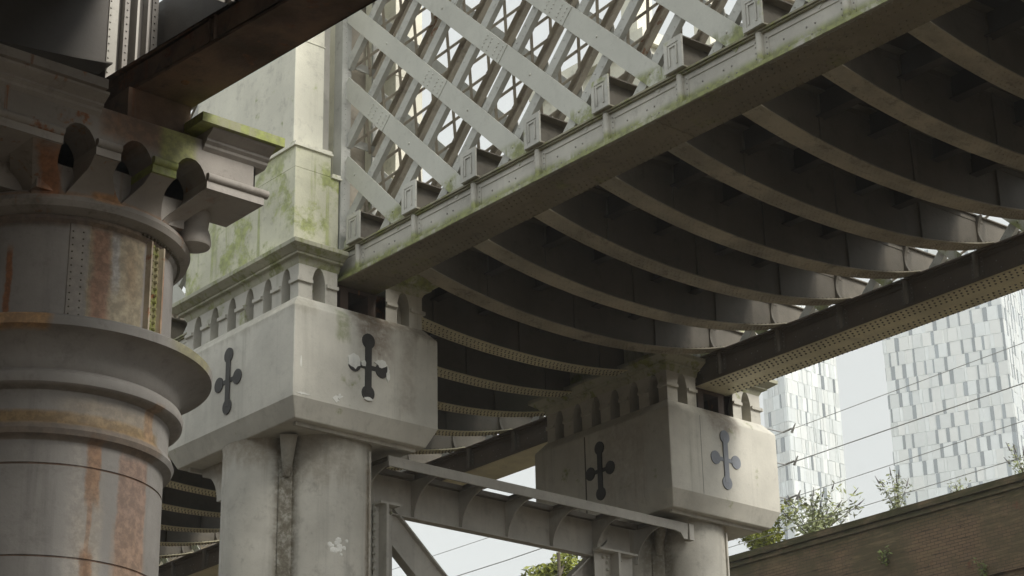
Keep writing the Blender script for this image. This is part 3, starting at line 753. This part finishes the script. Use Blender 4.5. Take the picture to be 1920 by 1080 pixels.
# niche wall as arched openings running down over the bell
O=(FX,Yc,0)
arch_wall(cap,O,(1,0,0),(0,-1,0),xl-FX,xr-FX,10.33,zt_,[c-FX for c in cen],wn,10.42,.23,.5)
cap.box(xl,xl+.02,Yc,Yc+.8,10.33,zt_); cap.box(xr-.02,xr,Yc,Yc+.8,10.33,zt_)
cap.box(xl,xr,Yc+.5,Yc+.8,10.33,zt_); cap.box(xl+.01,xr-.01,Yc+.005,Yc+.79,zt_-.02,zt_)
cpo=cap.build('capital',M['fgcap'],T)
segs=[(xl-.08,cen[0]-wn/2),(cen[0]+wn/2,cen[1]-wn/2),(cen[1]+wn/2,cen[2]-wn/2),(cen[2]+wn/2,xr+.17)]
for i,(a,b) in enumerate(segs):
    m=MB(); m.tube((a,Yc-.02,10.46),(b,Yc-.02,10.46),.055,n=14)
    m.build('roll_moulding',M['fgmoss'] if i==2 else M['fgcap'],cpo,smooth=True)
    m=MB(); m.box(a-(.004 if i else 0),b+(-.05 if i==3 else .004),Yc-.03,Yc+.807,10.31,10.415)
    m.build('abacus',M['fgmoss'] if i==2 else M['fgiron'],cpo)
    # corbel fin curving down to the neck ring
    if i==3: b=cen[2]+wn/2+.33
    if i==0: a=cen[0]-wn/2-.36
    m=MB(); K=10; mid=(a+b)/2
    fr=[];bk=[]
    for k in range(K+1):
        t=k/K; z=9.93+(10.315-9.93)*t
        def pt(x):
            dx=x-FX; ang=math.atan2(Yc-FY,dx*1.15)
            rx,ry=FX+1.5*math.cos(ang),FY+1.5*math.sin(ang)
            f=1-math.cos(t*math.pi/2)**.8 if False else 1-math.sqrt(max(0,1-t*t))
            f=t**1.9
            return (rx+(x-rx)*f, ry+(Yc-.0-ry)*f, z)
        sh_=.225*max(0,1-t/.75)**1.1
        fr.append((pt(a-(sh_ if i else 0)),pt(b+(sh_ if i<3 else 0))))
    vs=[];fs=[]
    for k in range(K+1):
        (p,q)=fr[k]; vs+=[p,q,(q[0],q[1]+.55,q[2]),(p[0],p[1]+.55,p[2])]
    for k in range(K): fs+=[(k*4+i_,k*4+(i_+1)%4,k*4+4+(i_+1)%4,k*4+4+i_) for i_ in range(4)]
    m.add(vs,fs); m.build('corbel',M['fgcap'],cpo,smooth=True)
# bell behind the flutes
K=12; pr=[(9.93,1.40)]+[(9.93+.5*k/K,1.36) for k in range(1,K+1)]
m=MB().lathe(pr,n=96,c=(FX,FY+.0)); m.build('bell',M['fgiron'],cpo,smooth=True)
m=MB(); m.lathe([(9.86,.14),(9.865,.2),(9.9,.215),(10.02,.2),(10.1,.17),(10.31,.19)],n=28,c=(11.88,19.62)); m.build('scroll',M['fgiron'],cpo,smooth=True)
m=MB(); m.box(9.65,11.62,19.43,19.72,9.97,10.5); m.build('bell',M['fgcap'],cpo)
m=MB(); m.box(9.1,11.7,19.73,22.6,10.0,10.9); m.build('capital_core',M['fgcap'],cpo)
# cornices either side of the girder seat
def cornice(xa,xb,mat,name='cornice'):
    y=Yc; m=MB()
    m.prism([(xa,y+.6,10.80),(xa,y-.0,10.80),(xa,y-.05,10.84),(xa,y-.06,10.87),(xa,y-.1,10.9),(xa,y-.1,10.93),(xa,y-.22,11.0),(xa,y-.225,11.03),(xa,y+.6,11.03)],(xb-xa,0,0))
    o=m.build(name,M['fgiron'],cpo); m=MB(); m.box(xa-(.19 if xa>11 else 0),xb+(.09 if xa>11 else -.06),y-.29,y+.62,11.031,11.15); m.build('cap_slab',mat,o)
cornice(xl-.2,10.12,M['fgcap']); cornice(11.52,12.42,M['fgmoss'])
m=MB(); m.box(10.55,11.41,Yc+.12,Yc+1.2,10.945,11.395); m.build('bearing',M['brown'],cpo)

# foreground girder
def fgg(x):
    pass
T=thing('main_girder',(11.05,19.6,11.4),'brown rusted girder resting on the foreground capital and running to the upper right','girder')
m=MB()
def sk(y): return (19.27-y)*.09
def skb(xa,xb,z0,z1,ya,yb,mb): mb.prism([(xa+sk(ya),ya,z0),(xb+sk(ya)*.6,ya,z0),(xb+sk(yb)*.6,yb,z0),(xa+sk(yb),yb,z0)],(0,0,z1-z0))
skb(10.62,11.42,11.4,11.44,-9,19.9,m); o1=m.build('bottom_flange',M['brown'],T)
m=MB(); skb(10.70,10.72,11.44,11.78,-9,19.85,m); skb(11.3,11.32,11.44,11.78,-9,19.85,m); skb(10.64,11.38,11.78,11.81,-9,19.9,m)
m.build('web',M['brown'],T)
m=MB(); m.tube((11.02,18.55,11.3995),(11.02,18.55,11.385),.055,.04,n=9); m.build('drain_stain',M['orange'],o1)
for i in range(9):
    y=17.6-1.6*i; x=10.62+sk(y); m=MB(); m.box(x,x+.08,y-.06,y-.04,11.44,11.78); m.box(x,x+.08,y+.06,y+.08,11.44,11.78); m.build('stiffener',M['brown'],T)
T=thing('main_girder',(5.5,10,12),'dark far flank girder of the foreground viaduct above the left edge','girder')
m=MB(); m.box(-2,-1.2,-9,30,11.4,11.44); m.box(-1.6,-1.57,-9,30,11.44,13.6); m.build('web',M['soot'],T)
# foreground cross girders and deck
lab=['dark cross girder with riveted end posts right above the foreground capital','dark cross girder just in front of the one above the capital','dark cross girder crossing the top left corner','dark cross girder nearest overhead','dark cross girder overhead of the viewer']
for i,y in enumerate((19.75,17.3,14.8,12.3,9.8)):
    T=thing('cross_girder',(5,y,12),lab[i],'cross girder','dark cross girders of the foreground viaduct')
    m=MB(); n=24; xs=[-1.2+(10.62+1.2)*k/n for k in range(n+1)]
    zf=lambda x: 11.98-.42*math.sin(math.pi*(x+1.2)/11.82)**.8 if 0<(x+1.2)<11.82 else 11.98
    for k in range(n):
        a,b=xs[k],xs[k+1]; m.add([(a,y,zf(a)),(b,y,zf(b)),(b,y,13.2),(a,y,13.2),(a,y+.02,zf(a)),(b,y+.02,zf(b)),(b,y+.02,13.2),(a,y+.02,13.2)],[(0,1,2,3),(7,6,5,4),(0,4,5,1)])
    m.build('web',M['soot'],T)
    m=MB()
    for k in range(n):
        a,b=xs[k],xs[k+1]; za,zq=zf(a)-.02,zf(b)-.02
        m.add([(a,y-.15,za),(b,y-.15,zq),(b,y+.17,zq),(a,y+.17,za),(a,y-.15,za+.02),(b,y-.15,zq+.02),(b,y+.17,zq+.02),(a,y+.17,za+.02)],[(0,3,2,1),(4,5,6,7),(0,1,5,4),(2,3,7,6)])
    m.build('bottom_flange',M['soot'],T)
    for a,b,dy,mm in ((10.60,10.73,.0,'paint'),(10.77,10.84,.08,'fgiron'),(10.9,10.93,.16,'paint'),(11.08,11.11,.1,'fgiron'),(11.2,11.28,0,'soot')):
        m=MB(); m.box(a,b,y-.02-dy,y-.001,11.8,13.2)
        if b-a>.05:
            z=11.9
            while z<13.1: m.riv(((a+b)/2 if b-a<.1 else a+.02,y-.02-dy,z),(0,-1,0),r=.014,h=.014); z+=.1
        m.build('end_post',M[mm],T)
    m=MB(); m.box(10.73,11.3,y,y+.02,11.82,13.2); m.build('end_web',M['soot'],T)
T=thing('fascia_girder',(11.4,25,11.8),'dark plate girder closing the foreground deck edge beyond the capital','girder')
m=MB(); m.box(11.36,11.39,17.95,60,11.8,13.2); m.build('web',M['soot'],T)
m=MB(); m.box(11.2,11.5,17.95,60,11.78,11.8); m.build('flange',M['brown'],T)
m=MB(); m.box(10.6,11.36,20,60,13.15,13.2); m.build('shelf_plate',M['soot'],T)
T=thing('bridge_deck',(5,5,13.2),'black underside of the foreground viaduct deck in the top left corner','bridge deck')
m=MB(); m.box(-2.2,10.55,-9,32,13.22,13.5); m.build('deck_plate',M['soot'],T)
m=MB()
for x in (1.5,4.,6.5,9.0): m.box(x-.1,x+.1,-9,32,12.7,13.2)
m.build('stringer',M['soot'],T)
# steel outer upper rail of the foreground girder
T=thing('parapet_beam',(11.0,10,13.3),'brown upper edge beam of the foreground viaduct along the top of the picture','beam')
m=MB(); m.box(10.75,11.05,-9,16.6,13.22,13.5); m.build('beam',M['brown'],T)
m=MB()
for i in range(8): m.box(10.8,10.95,15.7-3*i,15.85-3*i,11.81,13.2)
m.build('post',M['brown'],T)

# ------------------------------------------------------------------ brick wall
T=thing('brick_wall',(41,20,GZ),'long mossy brown brick parapet wall at the lower right','brick wall')
m=MB(); m.box(40.06,41.5,-40,70,GZ,13.95); m.build('wall',M['brick'],T)
m=MB(); m.box(40.0,41.56,-40,70,13.955,14.13); m.build('coping',M['brick'],T)
m=MB(); m.box(40.01,40.055,-40,70,13.80,13.85); m.box(39.99,40.055,-40,70,11.85,12.0); m.build('string_course',M['brick'],T)

# ------------------------------------------------------------------ foliage
def leaves(mb,c,r,n,size,rd,flat=.7):
    for _ in range(n):
        while True:
            p=Vector((rd.uniform(-1,1),rd.uniform(-1,1),rd.uniform(-1,1)))
            if .1<p.length<1: break
        q=Vector(c)+Vector((p.x*r[0],p.y*r[1],p.z*r[2]))
        a=Vector((rd.gauss(0,1),rd.gauss(0,1),rd.gauss(0,.6))).normalized(); b=a.orthogonal().normalized()
        b=(b*math.cos(rd.uniform(0,6.28))+a.cross(b)*math.sin(rd.uniform(0,6.28))).normalized()
        s=size*rd.uniform(.6,1.3)
        mb.add([q-a*s,q+b*s*.32,q+a*s,q-b*s*.32],[(0,1,2,3)])
def plant(name,base,h,spread,n,label,cat,mat,seed,stems=7,lsize=.09,spikes=False,group=None,droop=.0):
    rd=random.Random(seed); T=thing(name,base,label,cat,group); ms=MB(); ml=MB(); mf=MB(); B=Vector(base)
    for i in range(stems):
        a=rd.uniform(0,6.28); l=h*rd.uniform(.55,1.05); sp=spread*rd.uniform(.3,1)
        p0=B; K=5; pts=[]
        for k in range(K+1):
            t=k/K; pts.append(B+Vector((math.cos(a)*sp*t**1.3,math.sin(a)*sp*t**1.3,l*t-droop*t*t*sp)))
        for k in range(K): ms.tube(pts[k],pts[k+1],.012*(1-k/K)+.004,.012*(1-(k+1)/K)+.003,n=5)
        for k in range(1,K+1): leaves(ml,pts[k],(.16*spread+.08,.16*spread+.08,.2),max(2,n//(stems*K)),lsize,rd)
        if spikes:
            tip=pts[-1]; d=(pts[-1]-pts[-2]).normalized(); mf.tube(tip,tip+d*.2+Vector((0,0,.04)),.022,.006,n=5)
    ms.build('stems',M['bark'],T); ml.build('foliage',mat,T)
    if spikes: mf.build('flower_spike',M['spike'],T)
def tree(base,h,cr,n,label,mat,seed,group=None,lsize=.13):
    rd=random.Random(seed); T=thing('tree',base,label,'tree',group); B=Vector(base); mt=MB(); ml=MB()
    top=B+Vector((rd.uniform(-.3,.3),rd.uniform(-.3,.3),h*.8)); mt.tube(B,B+(top-B)*.5,.22,.15); mt.tube(B+(top-B)*.5,top,.15,.05)
    for i in range(26):
        t=rd.uniform(.45,1); s=B+(top-B)*t; a=rd.uniform(0,6.28); l=cr*rd.uniform(.5,1.05)*(1.25-t*.45)
        e=s+Vector((math.cos(a)*l,math.sin(a)*l,l*rd.uniform(.1,.7))); mt.tube(s,(s+e)/2+Vector((0,0,.1)),.05,.03,n=6); mt.tube((s+e)/2+Vector((0,0,.1)),e,.03,.01,n=5)
        for q in range(5):
            c=s+(e-s)*rd.uniform(.45,1.1)+Vector((rd.uniform(-.3,.3),rd.uniform(-.3,.3),rd.uniform(-.25,.3)))
            leaves(ml,c,(.42,.42,.26),n//130,lsize,rd)
    mt.build('trunk',M['bark'],T); ml.build('crown',mat,T)
tree((39.4,43.4,GZ),21.4,2.4,10500,'yellow green tree showing below the strut between the two piers',M['leaf1'],3)
tree((37.9,47.0,GZ),18.6,1.3,3000,'small sparse tree top left of the yellow green tree, under the strut',M['leaf2'],9)
plant('shrub',(40.8,36.7,14.1),1.2,1.2,1300,'yellowish drooping shrub on the wall right behind the farther column','shrub',M['leaf1'],31,stems=16,lsize=.1)
plant('shrub',(40.8,34.9,14.1),1.2,1.3,1300,'butterfly bush with dark flower spikes on the wall beside the left glass tower','shrub',M['bud'],32,stems=24,lsize=.09,spikes=True)
plant('shrub',(40.7,31.9,14.1),1.2,.45,480,'thin tall weed on the wall between the two glass towers','shrub',M['bud'],33,stems=7,lsize=.06,spikes=True)
plant('shrub',(40.7,27.9,14.1),.8,.45,220,'small pale weed at the right end of the wall top','shrub',M['bud'],34,stems=6,lsize=.06,spikes=True)
plant('shrub',(40.7,29.9,14.1),.45,.4,120,'low pale tuft on the wall top below the right glass tower','shrub',M['bud'],35,stems=6,lsize=.05)
for i,(y,z,l) in enumerate(((31.9,12.85,'green fern tuft growing from the wall face, leftmost of three'),(29.9,11.75,'green fern tuft low on the wall face, middle of three'),(28.9,11.95,'green fern tuft on the wall face, rightmost of three'))):
    plant('wall_fern',(39.97,y,z),.2,.25,90,l,'fern',M['leaf2'],50+i,stems=6,lsize=.06)

# ------------------------------------------------------------------ overhead wires
for i,(x,z,z2,l) in enumerate(((30,12.83,13.0,'topmost overhead wire in front of the glass towers'),(30,12.14,12.24,'second overhead wire from the top, thicker'),(30,11.42,11.54,'third overhead wire from the top, faint'),(30,10.80,10.88,'lowest overhead wire just above the wall'))):
    m=MB(); n=24; ya,yb=0,70
    P=[(x,ya+(yb-ya)*k/n, z+(z2-z)*(26.1-(ya+(yb-ya)*k/n))/6) for k in range(n+1)]
    P=[(a,b,min(max(c,z-.15),z2+.15)) for a,b,c in P]
    for k in range(n): m.tube(P[k],P[k+1],.007 if i!=1 else .011,n=5)
    o=m.build('overhead_wire',M['wire']); tag(o,l,'wire','overhead tram wires')
T=thing('wire_bracket',(28.6,26.25,11.4),'three small insulators on slim arms at the right edge of the farther pier','bracket')
for z in (12.83,12.14,11.42):
    m=MB(); m.tube((28.3,26.25,z-.05),(30,26.25,z),.018,.014,n=8); m.build('arm',M['wire'],T)
for z in (12.83,12.14,11.42):
    m=MB(); m.tube((30,26.25,z),(30,26.0,z+.02),.02,n=8); m.tube((30,26.02,z-.07),(30,25.9,z+.1),.03,.012,n=8); m.build('insulator',M['wire'],T)

# ------------------------------------------------------------------ glass towers
def tower(name,c,ang,wx,wy,z1,label,seed,fl=3.15,pw=(1.3,2.4),cols=(3,4,2,2,1)):
    T=thing(name,(c[0],c[1],GZ),label,'tower','pale glass towers behind the wall'); rd=random.Random(seed)
    ca,sa=math.cos(ang),math.sin(ang)
    W=lambda u,v,z:(c[0]+ca*u-sa*v,c[1]+sa*u+ca*v,z)
    m=MB(); vs=[W(u,v,z) for z in (GZ,z1) for u,v in ((0,0),(wx,0),(wx,wy),(0,wy))]
    m.add(vs,[(0,1,5,4),(1,2,6,5),(2,3,7,6),(3,0,4,7),(4,5,6,7)]); m.build('core',M['g0'],T)
    for face in range(4):
        m=MB(); L_=wx if face%2==0 else wy
        z=60.
        while z+fl<=z1:
            u=0.; alt=rd.random()<.5
            while u<L_-.3:
                alt=not alt
                w=min(rd.uniform(*pw) if alt else rd.uniform(.35,1.0),L_-u); m.cur=rd.choice((0,1,1,4,4)) if alt else rd.choices(range(5),weights=cols)[0]
                e0=rd.uniform(.03,.22);e1=rd.uniform(.03,.22); g_=.04
                def Q(uu,e,zz):
                    if face==0: return W(uu,-e,zz)
                    if face==1: return W(wx+e,uu,zz)
                    if face==2: return W(uu,wy+e,zz)
                    return W(-e,uu,zz)
                a=[Q(u+g_,e0,z+g_),Q(u+w-g_,e1,z+g_),Q(u+w-g_,e1,z+fl-g_),Q(u+g_,e0,z+fl-g_)]
                b=[Q(u+g_,0,z+g_),Q(u+w-g_,0,z+g_),Q(u+w-g_,0,z+fl-g_),Q(u+g_,0,z+fl-g_)]
                m.add(a+b,[(0,1,2,3),(0,1,5,4),(1,2,6,5),(2,3,7,6),(3,0,4,7)])
                u+=w
            z+=fl
        m.build('facade_panels',[M['g0'],M['g1'],M['g2'],M['g3'],M['g4']],T)
# right tower: left edge ray, front face nearly frontal
yaw,pit,rol=R(49.08925553),R(22.23750178),R(1.18325465)
f=Vector((math.cos(pit)*math.cos(yaw),math.cos(pit)*math.sin(yaw),math.sin(pit)))
r=Vector((math.sin(yaw),-math.cos(yaw),0)); d=f.cross(r)
r2=r*math.cos(rol)+d*math.sin(rol); d2=-r*math.sin(rol)+d*math.cos(rol)
tower('glass_tower',(340.8,234.6),R(21.8),22,26.4,176,'right and wider glass tower with a chequered facade of pale panels',7,cols=(2,1,5,2,2))
tower('glass_tower',(304.9,265.2),0,17,6.4,172,'left and narrower glass tower beside the farther pier',8,pw=(.8,1.5),cols=(3,3,3,0,4))
# unseen brick wall on the left, added to block low light reaching under the deck
T=thing('brick_light_blocker',(-9,20,GZ),'unseen tall brick wall added out of frame on the left to block low light','light blocker')
m=MB(); m.box(-10,-8,-60,110,GZ,12); m.build('wall',M['brick'],T)

hz=MB().box(-60,470,-70,400,GZ-2,190).build('haze',M['g0']); hz.data.materials.clear(); tag(hz,kind='stuff')
hm=bpy.data.materials.new('haze'); hm.use_nodes=True; hn=hm.node_tree; hn.nodes.clear(); ho=hn.nodes.new('ShaderNodeOutputMaterial'); pv=hn.nodes.new('ShaderNodeVolumePrincipled')
pv.inputs['Color'].default_value=(.93,.96,.97,1); pv.inputs['Density'].default_value=.0008; hn.links.new(pv.outputs[0],ho.inputs['Volume']); hz.data.materials.append(hm)
# ------------------------------------------------------------------ world, sun, camera
w=bpy.data.worlds.new('World'); bpy.context.scene.world=w; w.use_nodes=True
nt=w.node_tree; N=nt.nodes; L=nt.links; bg=N['Background']
sky=N.new('ShaderNodeTexSky'); sky.sky_type='NISHITA'; sky.sun_disc=False
SE,SA=R(40),R(171)       # azimuth measured clockwise from +Y
sky.sun_elevation=SE; sky.sun_rotation=SA; sky.dust_density=4; sky.ozone_density=1
hs=N.new('ShaderNodeHueSaturation'); hs.inputs['Saturation'].default_value=.08; hs.inputs['Value'].default_value=1.0
L.new(sky.outputs[0],hs.inputs['Color'])
tc=N.new('ShaderNodeTexCoord'); ns=N.new('ShaderNodeTexNoise'); ns.inputs['Scale'].default_value=2.2; ns.inputs['Detail'].default_value=5; L.new(tc.outputs['Generated'],ns.inputs['Vector'])
mr=N.new('ShaderNodeMapRange'); mr.inputs['From Min'].default_value=.3; mr.inputs['From Max'].default_value=.7; mr.inputs['To Min'].default_value=.84; mr.inputs['To Max'].default_value=1.12; L.new(ns.outputs['Fac'],mr.inputs['Value'])
vm=N.new('ShaderNodeVectorMath'); vm.operation='SCALE'; L.new(hs.outputs[0],vm.inputs[0]); L.new(mr.outputs[0],vm.inputs['Scale'])
# overcast: cloud layer evens out the clear-sky gradient
mx=N.new('ShaderNodeMix'); mx.data_type='RGBA'; mx.inputs[0].default_value=.6; L.new(vm.outputs[0],mx.inputs[6]); mx.inputs[7].default_value=(7.1,7.45,7.3,1)
L.new(mx.outputs[2],bg.inputs['Color']); bg.inputs['Strength'].default_value=.1
sl=bpy.data.lights.new('sun','SUN'); sl.energy=2.0; sl.angle=R(22); sl.color=(1,.945,.84)
so=bpy.data.objects.new('sun',sl); C.objects.link(so)
sd=Vector((math.sin(SA)*math.cos(SE),math.cos(SA)*math.cos(SE),math.sin(SE)))
so.rotation_euler=sd.to_track_quat('Z','Y').to_euler()
cam=bpy.data.cameras.new('camera'); co=bpy.data.objects.new('camera',cam); C.objects.link(co)
co.matrix_world=Matrix(((r2.x,-d2.x,-f.x,0),(r2.y,-d2.y,-f.y,0),(r2.z,-d2.z,-f.z,0),(0,0,0,1)))
cam.sensor_width=36; cam.lens=3795.14/1920*36; cam.clip_start=.1; cam.clip_end=3000
sc=bpy.context.scene; sc.camera=co
sc.view_settings.view_transform='Standard'; sc.view_settings.look='None'; sc.view_settings.exposure=0.66; sc.view_settings.gamma=1
